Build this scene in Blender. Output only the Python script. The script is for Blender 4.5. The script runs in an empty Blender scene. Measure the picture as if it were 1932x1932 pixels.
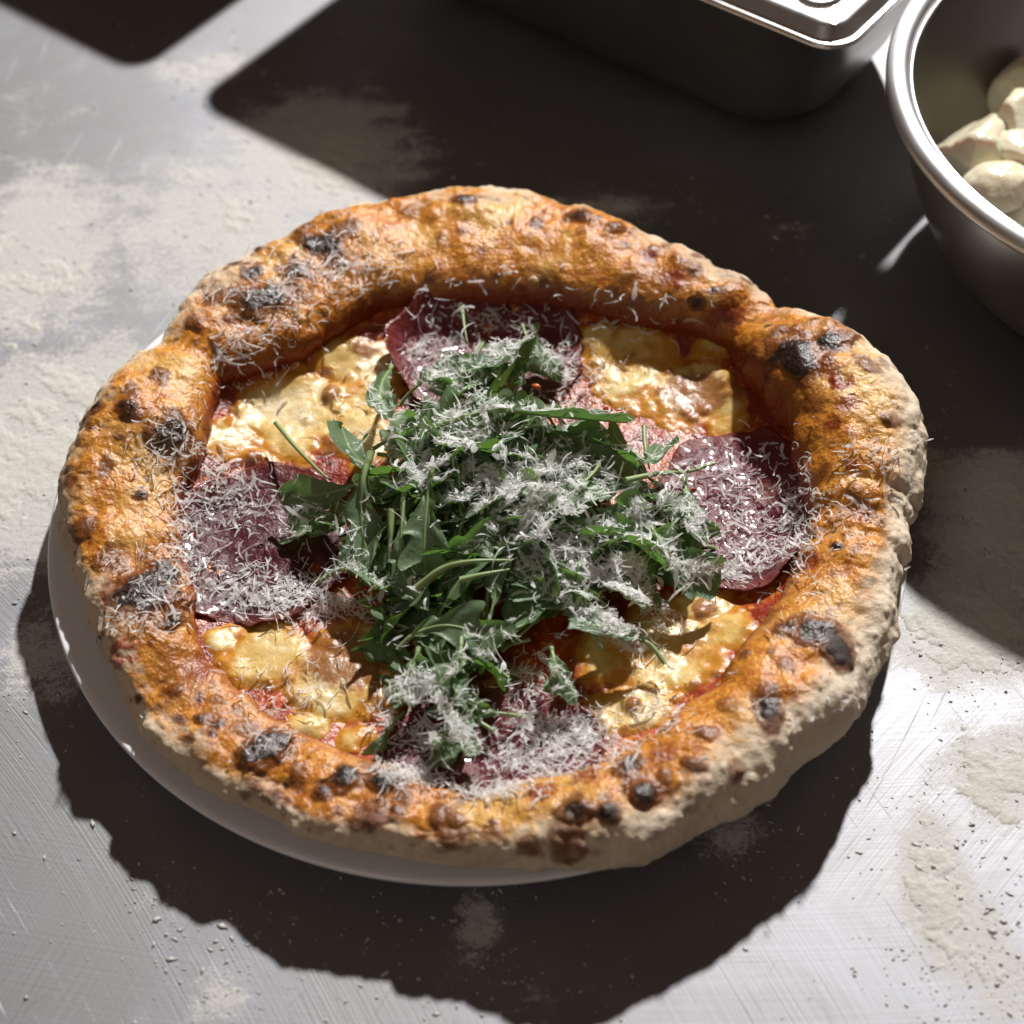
import bpy, math, random
import numpy as np
from mathutils import Matrix, Vector
from mathutils.bvhtree import BVHTree

# ------------------------------------------------------------------ camera, light, exposure
sc = bpy.context.scene
PITCH, ROLL, FOV, DIST = 50.0, -1.57, 30.0, 0.691
TARGET = np.array([0.0125, -0.006, 0.02])
_th, _ro = math.radians(PITCH), math.radians(ROLL)
_f = np.array([0, math.cos(_th), -math.sin(_th)])
_r0 = np.array([1.0, 0, 0]); _u0 = np.cross(_r0, _f)
_r = math.cos(_ro)*_r0 + math.sin(_ro)*_u0
_u = -math.sin(_ro)*_r0 + math.cos(_ro)*_u0
CAM = TARGET - DIST*_f
cd = bpy.data.cameras.new('camera'); co = bpy.data.objects.new('camera', cd)
sc.collection.objects.link(co)
co.matrix_world = Matrix(((_r[0], _u[0], -_f[0], CAM[0]), (_r[1], _u[1], -_f[1], CAM[1]),
                          (_r[2], _u[2], -_f[2], CAM[2]), (0, 0, 0, 1)))
cd.sensor_width = 24; cd.sensor_fit = 'HORIZONTAL'
cd.lens = 12/math.tan(math.radians(FOV/2)); cd.clip_start = 0.01; cd.clip_end = 50
cd.dof.use_dof = True; cd.dof.focus_distance = 0.668; cd.dof.aperture_fstop = 5.0
sc.camera = co

world = bpy.data.worlds.new('World'); sc.world = world; world.use_nodes = True
bg = world.node_tree.nodes['Background']
bg.inputs[0].default_value = (1.0, 0.64, 0.44, 1); bg.inputs[1].default_value = 0.085

AZ, EL, LD = 21.0, 41.5, 3.0
LPOS = Vector((math.sin(math.radians(AZ))*math.cos(math.radians(EL)),
               math.cos(math.radians(AZ))*math.cos(math.radians(EL)), math.sin(math.radians(EL))))*LD
ld = bpy.data.lights.new('key_lamp', 'SPOT'); lo = bpy.data.objects.new('key_lamp', ld)
sc.collection.objects.link(lo); lo.location = LPOS
lo.rotation_euler = (-LPOS).to_track_quat('-Z', 'Y').to_euler()
ld.energy = 740; ld.color = (1.0, 0.98, 0.965); ld.spot_size = math.radians(40); ld.spot_blend = 0.3
ld.shadow_soft_size = 0.055
fd = bpy.data.lights.new('fill_lamp', 'AREA'); fo = bpy.data.objects.new('fill_lamp', fd)  # unseen soft fill, added to brighten the sides facing the camera
sc.collection.objects.link(fo); fo.location = (-0.9, -1.6, 1.7)
fo.rotation_euler = (-Vector(fo.location)).to_track_quat('-Z', 'Y').to_euler()
fd.shape = 'DISK'; fd.size = 1.2; fd.energy = 6.0; fd.color = (1.0, 0.93, 0.86)

sc.view_settings.view_transform = 'Standard'; sc.view_settings.look = 'None'
sc.view_settings.gamma = 1.0; sc.view_settings.use_curve_mapping = False
sc.view_settings.exposure = -0.18
sc.render.engine = 'CYCLES'
sc.cycles.max_bounces = 6; sc.cycles.caustics_reflective = True; sc.cycles.sample_clamp_indirect = 3.0
sc.cycles.use_denoising = True

# ------------------------------------------------------------------ helpers
K = 966.0/math.tan(math.radians(FOV/2))
def at(px, py, z):                       # a direction seen in the picture -> the world point at height z
    px = np.asarray(px, float); py = np.asarray(py, float)
    d = _f + ((px-966)/K)[..., None]*_r - ((py-966)/K)[..., None]*_u
    t = (z-CAM[2])/d[..., 2]
    return CAM + d*np.asarray(t)[..., None]
def raydir(px, py):
    d = _f + (px-966)/K*_r - (py-966)/K*_u
    return Vector(d/np.linalg.norm(d))

def tag(o, label=None, cat=None, group=None, kind=None):
    if label: o['label'] = label
    if cat: o['category'] = cat
    if group: o['group'] = group
    if kind: o['kind'] = kind
    return o
def link(name, me, mat=None, parent=None):
    o = bpy.data.objects.new(name, me); sc.collection.objects.link(o)
    if mat is not None and me is not None and not me.materials: me.materials.append(mat)
    if parent: o.parent = parent
    return o
def empty(name, loc=(0, 0, 0)):
    o = bpy.data.objects.new(name, None); sc.collection.objects.link(o); o.location = loc
    o.empty_display_size = 0.01
    return o
def mesh_np(name, V, F, attrs=None, smooth=True):
    """V (n,3); F list of (m,k) int arrays"""
    me = bpy.data.meshes.new(name)
    V = np.asarray(V, np.float32)
    if not isinstance(F, (list, tuple)): F = [F]
    F = [np.asarray(f, np.int32) for f in F if len(f)]
    me.vertices.add(len(V)); me.vertices.foreach_set('co', V.ravel())
    nl = sum(f.size for f in F); npoly = sum(len(f) for f in F)
    me.loops.add(nl); me.loops.foreach_set('vertex_index', np.concatenate([f.ravel() for f in F]))
    me.polygons.add(npoly)
    tot = np.concatenate([np.full(len(f), f.shape[1], np.int32) for f in F])
    st = np.concatenate([[0], np.cumsum(tot)[:-1]]).astype(np.int32)
    me.polygons.foreach_set('loop_start', st)
    me.polygons.foreach_set('use_smooth', np.full(npoly, smooth))
    for k, a in (attrs or {}).items():
        me.attributes.new(k, 'FLOAT', 'POINT').data.foreach_set('value', np.asarray(a, np.float32))
    me.update(calc_edges=True); me.validate()
    return me
def grid_faces(n, m, wrap_n=False, wrap_m=False):
    i = np.arange(n if wrap_n else n-1); j = np.arange(m if wrap_m else m-1)
    I, J = np.meshgrid(i, j, indexing='ij'); I2 = (I+1) % n; J2 = (J+1) % m
    return np.stack([I*m+J, I2*m+J, I2*m+J2, I*m+J2], -1).reshape(-1, 4)
def compact(V, F, attrs=None):
    used = np.unique(F); mp = np.full(len(V), -1); mp[used] = np.arange(len(used))
    return V[used], mp[F], {k: v[used] for k, v in (attrs or {}).items()}

def _hash(ix, iy, iz, seed):
    h = (ix.astype(np.int64)*374761393 + iy.astype(np.int64)*668265263 + iz.astype(np.int64)*2147483647 + seed*1274126177) & 0xffffffff
    h = ((h ^ (h >> 13))*1274126177) & 0xffffffff
    h = ((h ^ (h >> 15))*2246822519) & 0xffffffff
    return ((h ^ (h >> 16)) & 0xffffff)/float(0xffffff)
def vnoise(P, seed=0):
    P = np.asarray(P, float); i = np.floor(P).astype(np.int64); f = P-i
    f = f*f*f*(f*(f*6-15)+10); out = 0
    for dx in (0, 1):
        wx = f[..., 0] if dx else 1-f[..., 0]
        for dy in (0, 1):
            wy = f[..., 1] if dy else 1-f[..., 1]
            for dz in (0, 1):
                wz = f[..., 2] if dz else 1-f[..., 2]
                out = out + wx*wy*wz*_hash(i[..., 0]+dx, i[..., 1]+dy, i[..., 2]+dz, seed)
    return out*2-1
def fbm(P, octv=4, seed=0, gain=0.5):
    a, s, o = 1.0, 0.0, 0.0
    for k in range(octv):
        o = o + a*vnoise(P*(2.03**k)+k*17.3, seed+k); s += a; a *= gain
    return o/s
def cells(P, seed=0):
    """nearest jittered cell: distance and its random number"""
    i = np.floor(P).astype(np.int64); best = np.full(P.shape[:-1], 9.0); rid = np.zeros(P.shape[:-1])
    for dx in (-1, 0, 1):
        for dy in (-1, 0, 1):
            for dz in (-1, 0, 1):
                c = i+np.array([dx, dy, dz]); a = [c[..., k] for k in range(3)]
                q = np.stack([c[..., k]+0.15+0.7*_hash(*a, seed+11*k) for k in range(3)], -1)
                d = np.linalg.norm(P-q, axis=-1); m = d < best
                best = np.where(m, d, best); rid = np.where(m, _hash(*a, seed+77), rid)
    return best, rid
def sstep(a, b, x):
    t = np.clip((x-a)/(b-a), 0, 1); return t*t*(3-2*t)
def lathe(profile, n=160, close_top=False):
    pr = np.asarray(profile, float); th = np.linspace(0, 2*np.pi, n, endpoint=False)
    V = np.stack([np.outer(np.cos(th), pr[:, 0]), np.outer(np.sin(th), pr[:, 0]), np.tile(pr[:, 1], (n, 1))], -1).reshape(-1, 3)
    return V, grid_faces(n, len(pr), wrap_n=True)
def tube(path, radii, sides=8, caps=True):
    path = np.asarray(path, float); n = len(path); radii = np.broadcast_to(radii, (n,))
    T = np.gradient(path, axis=0); T /= np.linalg.norm(T, axis=1)[:, None]+1e-12
    ref = np.array([0.13, 0.21, 0.97]); A = np.cross(T, ref); A /= np.linalg.norm(A, axis=1)[:, None]+1e-12
    B = np.cross(T, A); a = np.linspace(0, 2*np.pi, sides, endpoint=False)
    V = path[:, None, :] + radii[:, None, None]*(np.cos(a)[None, :, None]*A[:, None, :]+np.sin(a)[None, :, None]*B[:, None, :])
    F = [grid_faces(n, sides, wrap_m=True)]
    if caps: F += [np.arange(sides)[None, ::-1], (np.arange(sides)+(n-1)*sides)[None, :]]
    return V.reshape(-1, 3), F
def spline(C, n):
    """Catmull-Rom through the control points"""
    C = np.asarray(C, float); C = np.vstack([2*C[0]-C[1], C, 2*C[-1]-C[-2]]); m = len(C)-3
    t = np.linspace(0, m-1e-9, n); k = t.astype(int); u = (t-k)[:, None]
    p0, p1, p2, p3 = C[k], C[k+1], C[k+2], C[k+3]
    return 0.5*(2*p1+(p2-p0)*u+(2*p0-5*p1+4*p2-p3)*u*u+(3*p1-p0-3*p2+p3)*u**3)

# ------------------------------------------------------------------ shader helpers
class NT:
    def __init__(s, name):
        s.m = bpy.data.materials.new(name); s.m.use_nodes = True; s.t = s.m.node_tree
        s.t.nodes.clear(); s.out = s.n('ShaderNodeOutputMaterial')
    def n(s, typ, **kw):
        nd = s.t.nodes.new(typ)
        for k, v in kw.items(): setattr(nd, k, v)
        return nd
    def set(s, sock, v):
        if v is None: return
        if hasattr(v, 'is_linked') or isinstance(v, bpy.types.NodeSocket): s.t.links.new(v, sock)
        else: sock.default_value = (tuple(v)+(1,)) if isinstance(v, (tuple, list)) and len(v) == 3 and sock.type == 'RGBA' else v
    def attr(s, name): return s.n('ShaderNodeAttribute', attribute_name=name).outputs['Fac']
    def pos(s): return s.n('ShaderNodeNewGeometry').outputs['Position']
    def obj(s): return s.n('ShaderNodeTexCoord').outputs['Object']
    def noise(s, vec, scale, detail=4, rough=0.55, dist=0.0):
        nd = s.n('ShaderNodeTexNoise'); s.set(nd.inputs['Vector'], vec); nd.inputs['Scale'].default_value = scale
        nd.inputs['Detail'].default_value = detail; nd.inputs['Roughness'].default_value = rough
        nd.inputs['Distortion'].default_value = dist
        return nd.outputs['Fac']
    def voro(s, vec, scale, feature='F1', rnd=1.0):
        nd = s.n('ShaderNodeTexVoronoi', feature=feature); s.set(nd.inputs['Vector'], vec)
        nd.inputs['Scale'].default_value = scale; nd.inputs['Randomness'].default_value = rnd
        return nd
    def math(s, op, a, b=0.0, c=0.0, clamp=False):
        nd = s.n('ShaderNodeMath', operation=op, use_clamp=clamp)
        for k, v in enumerate((a, b, c)): s.set(nd.inputs[k], v)
        return nd.outputs[0]
    def mul(s, a, b): return s.math('MULTIPLY', a, b)
    def add(s, a, b): return s.math('ADD', a, b)
    def step(s, x, a, b, lo=0.0, hi=1.0):
        nd = s.n('ShaderNodeMapRange', interpolation_type='SMOOTHSTEP')
        for k, v in zip(('Value', 'From Min', 'From Max', 'To Min', 'To Max'), (x, a, b, lo, hi)): s.set(nd.inputs[k], v)
        return nd.outputs[0]
    def mix(s, fac, a, b):
        nd = s.n('ShaderNodeMix', data_type='RGBA'); s.set(nd.inputs[0], fac)
        s.set(nd.inputs[6], a); s.set(nd.inputs[7], b); return nd.outputs[2]
    def mapping(s, vec, scale=(1, 1, 1), rot=(0, 0, 0)):
        nd = s.n('ShaderNodeMapping'); s.set(nd.inputs['Vector'], vec)
        nd.inputs['Scale'].default_value = scale; nd.inputs['Rotation'].default_value = rot; return nd.outputs[0]
    def bump(s, h, dist, strength=1.0, normal=None):
        nd = s.n('ShaderNodeBump'); s.set(nd.inputs['Height'], h); nd.inputs['Distance'].default_value = dist
        nd.inputs['Strength'].default_value = strength; s.set(nd.inputs['Normal'], normal); return nd.outputs[0]
    def bsdf(s, **kw):
        nd = s.n('ShaderNodeBsdfPrincipled')
        for k, v in kw.items(): s.set(nd.inputs[k.replace('_', ' ')], v)
        return nd
    def done(s, sh): s.t.links.new(sh if isinstance(sh, bpy.types.NodeSocket) else sh.outputs[0], s.out.inputs[0]); return s.m

# ------------------------------------------------------------------ materials
def mat_steel(name, rough=0.28, scale=900, axis='z', col=(0.62, 0.61, 0.60)):
    t = NT(name); p = t.obj()
    v = t.mapping(p, (60, 60, scale) if axis == 'z' else (scale, 40, 40))
    n1 = t.noise(v, 1.0, 3); n2 = t.noise(p, 35, 4)
    r = t.add(t.mul(n1, 0.10), t.mul(n2, 0.16))
    return t.done(t.bsdf(Base_Color=col, Metallic=1.0, Roughness=t.add(r, rough-0.13),
                         Normal=t.bump(n1, 0.00006, 0.5)))
M = {}
M['pan'] = mat_steel('pan steel', 0.36, 500, col=(0.30, 0.29, 0.28))
M['lid'] = mat_steel('lid steel', 0.30, 300, 'x')
M['bowl'] = mat_steel('bowl steel', 0.36, 700, col=(0.42, 0.41, 0.40))
M['rim'] = mat_steel('bowl rim steel in lit tone', 0.44, 900, col=(0.72, 0.72, 0.73))  # rim's lamp-lit brightness put into a lighter colour than the body

def mat_counter():
    t = NT('scratched steel counter with flour dust'); p = t.pos()
    # arcs left by wiping, and straight scratches in a few directions
    def arcs(cx, cy, fr, fa):
        s = t.n('ShaderNodeSeparateXYZ'); t.set(s.inputs[0], p)
        dx = t.add(s.outputs[0], -cx); dy = t.add(s.outputs[1], -cy)
        rr = t.math('SQRT', t.add(t.mul(dx, dx), t.mul(dy, dy))); an = t.math('ARCTAN2', dy, dx)
        c = t.n('ShaderNodeCombineXYZ'); t.set(c.inputs[0], t.mul(rr, fr)); t.set(c.inputs[1], t.mul(an, fa))
        return t.noise(c.outputs[0], 1.0, 2, 0.6)
    a1 = arcs(-0.75, -0.55, 1500, 14); a2 = arcs(0.55, -0.5, 1300, 12); a3 = arcs(0.1, 0.9, 900, 9)
    big = t.noise(p, 9, 3)
    sc1 = t.mix(t.step(big, 0.42, 0.58), a1, a2)
    scr = t.add(t.mul(sc1, 0.7), t.mul(a3, 0.3))
    a4 = arcs(-0.6, 0.35, 700, 5)
    line = t.add(t.add(t.step(a1, 0.68, 0.78), t.step(a2, 0.70, 0.80)), t.step(a4, 0.70, 0.76))
    stain = t.noise(p, 22, 5, 0.6)
    rough = t.add(t.add(t.mul(stain, 0.12), t.mul(scr, 0.14)), 0.48)
    # flour film
    den = t.attr('flour'); n1 = t.noise(p, 60, 6, 0.62, 0.4); n2 = t.noise(p, 420, 4, 0.7)
    sm = t.noise(t.mapping(p, (30, 130, 30), (0, 0, math.radians(-35))), 1.0, 4, 0.6)
    n5 = t.noise(p, 1100, 3, 0.7)
    f = t.add(t.add(t.add(t.mul(n1, 0.36), t.mul(n2, 0.30)), t.mul(sm, 0.24)), t.mul(n5, 0.34)); f = t.add(f, -0.06)
    film = t.step(t.add(f, t.mul(den, 0.62)), 0.82, 0.95)
    film = t.math('MULTIPLY', film, t.step(den, 0.0, 0.12))
    fc = t.mix(n2, (0.43, 0.415, 0.385), (0.64, 0.625, 0.59))
    h = t.add(t.mul(n2, 0.7), t.mul(n1, 0.6))
    smu = t.noise(p, 14, 4, 0.6, 0.8)
    steel = t.bsdf(Base_Color=t.mix(t.mul(line, 0.6), t.mix(t.step(smu, 0.45, 0.65), (0.28, 0.278, 0.285), t.mix(stain, (0.24, 0.242, 0.256), (0.365, 0.367, 0.386))), (0.5, 0.5, 0.52)), Metallic=1.0, Roughness=rough,
                   Normal=t.bump(t.add(scr, t.mul(line, 0.8)), 0.00022, 0.7))
    fl = t.bsdf(Base_Color=fc, Roughness=0.95, Normal=t.bump(h, 0.0009, 0.9)); fl.inputs['Specular IOR Level'].default_value = 0.1
    mx = t.n('ShaderNodeMixShader'); t.set(mx.inputs[0], t.mul(film, 0.86))
    t.set(mx.inputs[1], steel.outputs[0]); t.set(mx.inputs[2], fl.outputs[0])
    return t.done(mx)
M['counter'] = mat_counter()
def mat_flour():
    t = NT('flour'); p = t.pos(); n = t.noise(p, 700, 4, 0.7)
    b = t.bsdf(Base_Color=t.mix(n, (0.44, 0.42, 0.38), (0.64, 0.62, 0.57)), Roughness=0.95, Normal=t.bump(n, 0.0006, 0.8))
    b.inputs['Specular IOR Level'].default_value = 0.1
    return t.done(b)
M['flour'] = mat_flour()
def mat_plate():
    t = NT('white glazed ceramic'); p = t.pos(); n = t.noise(p, 30, 3); s = t.noise(p, 160, 4)
    smear = t.step(s, 0.62, 0.75)
    return t.done(t.bsdf(Base_Color=t.mix(t.mul(smear, 0.35), t.mix(n, (0.78, 0.78, 0.80), (0.84, 0.84, 0.86)), (0.6, 0.5, 0.36)),
                         Roughness=t.add(0.16, t.mul(smear, 0.3)), Normal=t.bump(n, 0.0004, 0.3)))
M['plate'] = mat_plate()
def mat_crust():
    t = NT('baked dough crust'); p = t.pos()
    n0 = t.noise(p, 55, 5, 0.6); n1 = t.noise(p, 260, 5, 0.65); n2 = t.noise(p, 900, 4, 0.65)
    vb = t.voro(p, 620).outputs['Distance']; vb2 = t.voro(p, 260).outputs['Distance']
    oil = t.attr('oil'); oilm = t.step(t.add(oil, t.add(t.mul(t.add(n1, -0.5), 0.9), t.mul(t.add(n0, -0.5), 1.1))), 0.26, 0.72)
    n6 = t.noise(p, 24, 3, 0.6); n7 = t.noise(p, 430, 4, 0.7)
    pale = t.mix(n1, (0.50, 0.36, 0.22), (0.72, 0.60, 0.44))
    gold = t.mix(t.step(n1, 0.34, 0.64), (0.38, 0.105, 0.010), (0.62, 0.255, 0.030))
    gold = t.mix(t.mul(t.step(n6, 0.46, 0.64), 0.75), gold, (0.68, 0.41, 0.12))
    gold = t.mix(t.mul(t.step(n2, 0.52, 0.74), 0.7), gold, (0.78, 0.53, 0.20))
    gold = t.mix(t.mul(t.step(t.add(n7, t.mul(n0, 0.5)), 0.86, 1.02), 0.75), gold, (0.20, 0.055, 0.010))
    c = t.mix(oilm, pale, gold)
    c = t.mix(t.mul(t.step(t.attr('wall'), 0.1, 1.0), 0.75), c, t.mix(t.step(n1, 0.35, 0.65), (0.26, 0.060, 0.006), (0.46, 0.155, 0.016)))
    br = t.step(t.add(t.attr('brown'), t.add(t.mul(t.add(n1, -0.5), 0.8), t.mul(t.add(n0, -0.5), 0.5))), 0.22, 0.85)
    c = t.mix(t.mul(br, 0.92), c, t.mix(n2, (0.09, 0.024, 0.006), (0.21, 0.062, 0.014)))
    ch = t.step(t.add(t.attr('char'), t.add(t.mul(t.add(n1, -0.5), 0.7), t.mul(t.add(n2, -0.5), 0.6))), 0.36, 0.80)
    c = t.mix(t.mul(ch, 0.97), c, t.mix(t.step(n2, 0.45, 0.7), (0.012, 0.007, 0.005), (0.048, 0.024, 0.015)))
    pore = t.mul(t.step(t.voro(p, 210).outputs['Distance'], 0.30, 0.12), t.step(n0, 0.5, 0.6))
    c = t.mix(t.mul(pore, 0.55), c, (0.16, 0.05, 0.012))
    sa = t.step(t.add(t.attr('sauce'), t.mul(t.add(n1, -0.5), 1.3)), 0.30, 0.62)
    c = t.mix(t.mul(sa, 0.85), c, t.mix(n1, (0.13, 0.013, 0.004), (0.27, 0.035, 0.006)))
    fl = t.step(t.add(t.attr('flour'), t.add(t.mul(t.add(n1, -0.5), 1.0), t.mul(t.add(n2, -0.5), 0.7))), 0.18, 1.0)
    c = t.mix(t.mul(fl, 0.72), c, (0.72, 0.62, 0.48))
    wet = t.math('MAXIMUM', t.mul(oilm, 0.8), sa)
    rough = t.add(t.step(wet, 0, 1, 0.68, 0.22), t.mul(t.add(n2, -0.5), 0.25))
    h = t.add(t.add(t.mul(n1, 1.1), t.mul(n2, 0.55)), t.mul(t.math('SUBTRACT', 1.0, vb), t.mul(oilm, 0.45)))
    h = t.add(h, t.add(t.mul(vb2, -0.5), t.mul(n7, 0.5)))
    b = t.bsdf(Base_Color=c, Roughness=rough, Normal=t.bump(h, 0.00048, 0.9),
               Subsurface_Weight=0.10, Subsurface_Scale=0.003)
    b.inputs['Subsurface Radius'].default_value = (1.0, 0.45, 0.15); b.inputs['Specular IOR Level'].default_value = 0.4
    return t.done(b)
M['crust'] = mat_crust()
def mat_sauce():
    t = NT('oily tomato sauce'); p = t.pos(); n0 = t.noise(p, 70, 5, 0.6); n1 = t.noise(p, 330, 4, 0.6); n2 = t.noise(p, 1000, 3)
    c = t.mix(t.step(n0, 0.38, 0.62), (0.20, 0.016, 0.005), (0.40, 0.06, 0.010))
    c = t.mix(t.step(t.add(n1, t.mul(n0, 0.4)), 0.72, 0.90), c, (0.55, 0.22, 0.04))
    return t.done(t.bsdf(Base_Color=c, Roughness=t.add(0.20, t.mul(n2, 0.2)), Subsurface_Weight=0.08, Subsurface_Scale=0.003,
                         Normal=t.bump(t.add(n1, t.mul(n2, 0.4)), 0.0007, 0.8)))
M['sauce'] = mat_sauce()
def mat_cheese():
    t = NT('melted mozzarella'); p = t.pos(); n0 = t.noise(p, 60, 4, 0.6); n1 = t.noise(p, 300, 4, 0.6); n2 = t.noise(p, 950, 3)
    n3 = t.noise(p, 28, 3)
    ed = t.attr('edge')
    k = t.add(t.add(t.mul(ed, 0.85), t.mul(t.add(n3, -0.5), 1.6)), t.add(t.mul(t.add(n0, -0.5), 1.3), t.mul(t.add(n1, -0.5), 0.5)))
    c = t.mix(t.step(k, -0.42, -0.02), (0.74, 0.61, 0.38), (0.65, 0.44, 0.14))
    c = t.mix(t.step(k, -0.06, 0.32), c, (0.52, 0.215, 0.016))
    c = t.mix(t.step(k, 0.44, 0.80), c, (0.36, 0.060, 0.008))
    br = t.step(t.add(t.attr('brown'), t.add(t.mul(t.add(n1, -0.5), 1.1), t.mul(t.add(n0, -0.5), 0.5))), 0.22, 0.62)
    c = t.mix(t.mul(br, 0.9), c, t.mix(n2, (0.15, 0.042, 0.008), (0.38, 0.14, 0.025)))
    vb = t.voro(p, 420).outputs['Distance']
    n4 = t.noise(p, 1700, 2)
    n8 = t.noise(p, 1300, 2, 0.6); h = t.add(t.add(t.mul(n1, 0.35), t.mul(n2, 0.25)), t.mul(vb, -0.15))
    b = t.bsdf(Base_Color=c, Roughness=t.add(0.27, t.mul(n2, 0.16)), Subsurface_Weight=0.28, Subsurface_Scale=0.004,
               Normal=t.bump(h, 0.0009, 0.7), Coat_Weight=0.22, Coat_Roughness=0.12, Coat_Normal=t.bump(t.add(n8, t.mul(n4, 0.4)), 0.0024, 1.0))
    b.inputs['Subsurface Radius'].default_value = (1.0, 0.6, 0.2)
    return t.done(b)
M['cheese'] = mat_cheese()
def mat_ham(name, d):
    t = NT(name); p = t.pos(); n0 = t.noise(p, 75, 5, 0.62, 1.2); n1 = t.noise(p, 340, 4, 0.6); n2 = t.noise(p, 900, 3)
    c = t.mix(n1, tuple(d*x for x in (0.080, 0.008, 0.011)), tuple(d*x for x in (0.24, 0.027, 0.036)))
    c = t.mix(t.mul(t.step(n0, 0.54, 0.64), 0.75), c, tuple(d*x for x in (0.24, 0.095, 0.085)))
    c = t.mix(t.step(t.attr('edge'), 0.55, 1.0, 0.0, 0.8), c, (0.16, 0.022, 0.014))
    return t.done(t.bsdf(Base_Color=c, Roughness=t.add(0.30, t.mul(n2, 0.2)), Specular_IOR_Level=0.3, Normal=t.bump(t.add(n1, t.mul(n2, 0.5)), 0.0007, 0.9),
                         Coat_Weight=0.3, Coat_Roughness=0.12))
M['ham'] = mat_ham('cured coppa', 0.72); M['ham_dark'] = mat_ham('browned cured coppa', 0.42)
def mat_leaf(name, top, back, trans):
    t = NT(name); p = t.pos(); n0 = t.noise(p, 120, 4); n1 = t.noise(p, 600, 3)
    v = t.attr('across'); vein = t.step(t.math('ABSOLUTE', v), 0.0, 0.12, 1.0, 0.0)
    c = t.mix(n0, tuple(x*0.65 for x in top), tuple(x*1.3 for x in top))
    g = t.n('ShaderNodeNewGeometry').outputs['Backfacing']
    c = t.mix(t.mul(g, 0.8), c, back)
    c = t.mix(t.mul(vein, 0.55), c, (0.30, 0.38, 0.20))
    b = t.bsdf(Base_Color=c, Roughness=0.42, Normal=t.bump(t.add(n0, t.mul(n1, 0.5)), 0.0008, 0.6))
    tr = t.n('ShaderNodeBsdfTranslucent'); tr.inputs[0].default_value = trans+(1,)
    mx = t.n('ShaderNodeMixShader'); mx.inputs[0].default_value = 0.42
    t.set(mx.inputs[1], b.outputs[0]); t.set(mx.inputs[2], tr.outputs[0])
    return t.done(mx)
M['leaf'] = mat_leaf('arugula leaf', (0.105, 0.205, 0.075), (0.20, 0.29, 0.16), (0.13, 0.27, 0.04))
M['leaf_pale'] = mat_leaf('pale arugula leaf', (0.13, 0.22, 0.11), (0.16, 0.24, 0.15), (0.10, 0.20, 0.04))
def mat_stem():
    t = NT('arugula stem'); n = t.noise(t.pos(), 200, 3)
    return t.done(t.bsdf(Base_Color=t.mix(n, (0.14, 0.22, 0.06), (0.32, 0.40, 0.19)), Roughness=0.4))
M['stem'] = mat_stem()
def mat_grated():
    t = NT('grated hard cheese'); n = t.noise(t.pos(), 350, 3)
    c = t.mix(n, (0.93, 0.92, 0.89), (0.97, 0.97, 0.955))
    b = t.bsdf(Base_Color=c, Roughness=0.42)
    tr = t.n('ShaderNodeBsdfTranslucent'); t.set(tr.inputs[0], c)
    mx = t.n('ShaderNodeMixShader'); mx.inputs[0].default_value = 0.58
    t.set(mx.inputs[1], b.outputs[0]); t.set(mx.inputs[2], tr.outputs[0])
    tp = t.n('ShaderNodeBsdfTransparent'); m2 = t.n('ShaderNodeMixShader'); m2.inputs[0].default_value = 0.16
    t.set(m2.inputs[1], mx.outputs[0]); t.set(m2.inputs[2], tp.outputs[0])
    return t.done(m2)
M['grated'] = mat_grated()
def mat_fresh():
    t = NT('fresh mozzarella'); p = t.pos(); n = t.noise(p, 90, 4); n2 = t.noise(p, 500, 3)
    b = t.bsdf(Base_Color=t.mix(n, (0.66, 0.60, 0.42), (0.78, 0.73, 0.56)), Roughness=0.14, Subsurface_Weight=0.5,
               Subsurface_Scale=0.008, Normal=t.bump(t.add(n, t.mul(n2, 0.4)), 0.0010, 0.6))
    return t.done(b)
M['fresh'] = mat_fresh()
def mat_plain(name, col, rough):
    t = NT(name); n = t.noise(t.pos(), 400, 3)
    return t.done(t.bsdf(Base_Color=t.mix(n, tuple(x*0.6 for x in col), col), Roughness=rough))
M['chili'] = mat_plain('chili flake', (0.55, 0.09, 0.01), 0.4)

# ------------------------------------------------------------------ counter top
FL = [  # flour density blobs: picture x, y, half-widths, weight
    (120, 850, 340, 270, 0.95), (430, 420, 460, 260, 0.66), (60, 480, 280, 280, 0.72), (100, 200, 300, 200, 0.40), (600, 290, 260, 170, 0.80),
    (1900, 1000, 200, 200, 0.95), (1820, 1190, 200, 140, 0.95), (1740, 870, 90, 120, 0.6), (1900, 1450, 200, 150, 0.78),
    (1770, 1690, 90, 230, 0.88), (1860, 1800, 130, 150, 0.72), (1900, 1850, 140, 180, 0.62), (1380, 1560, 140, 120, 0.55), (900, 1750, 70, 110, 0.66),
    (400, 1880, 110, 90, 0.62), (300, 1720, 90, 70, 0.42), (80, 1250, 160, 160, 0.6), (640, 1840, 160, 90, 0.30),
    (1150, 390, 220, 60, 0.55), (1500, 430, 130, 80, 0.40), (60, 1500, 300, 260, 0.26), (1000, 1900, 200, 110, 0.42),
    (500, 1730, 260, 80, 0.35), (1560, 1820, 300, 200, 0.30), (380, 130, 140, 60, 0.62)]
def flour_density(X, Y):
    d = np.zeros_like(X)
    for (px, py, sx, sy, w) in FL:
        c = at(px, py, 0.0); ex = at(px+sx, py, 0.0); ey = at(px, py+sy, 0.0)
        ax = np.linalg.norm(ex-c); ay = np.linalg.norm(ey-c)
        q = ((X-c[0])/ax)**2+((Y-c[1])/ay)**2
        d = np.maximum(d, w*np.exp(-0.9*q))
    return d
nx, ny = 260, 300
xs = np.linspace(-0.42, 0.42, nx); ys = np.linspace(-0.36, 0.58, ny)
X, Y = np.meshgrid(xs, ys, indexing='ij')
V = np.stack([X, Y, np.zeros_like(X)], -1).reshape(-1, 3); F = grid_faces(nx, ny)
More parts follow.
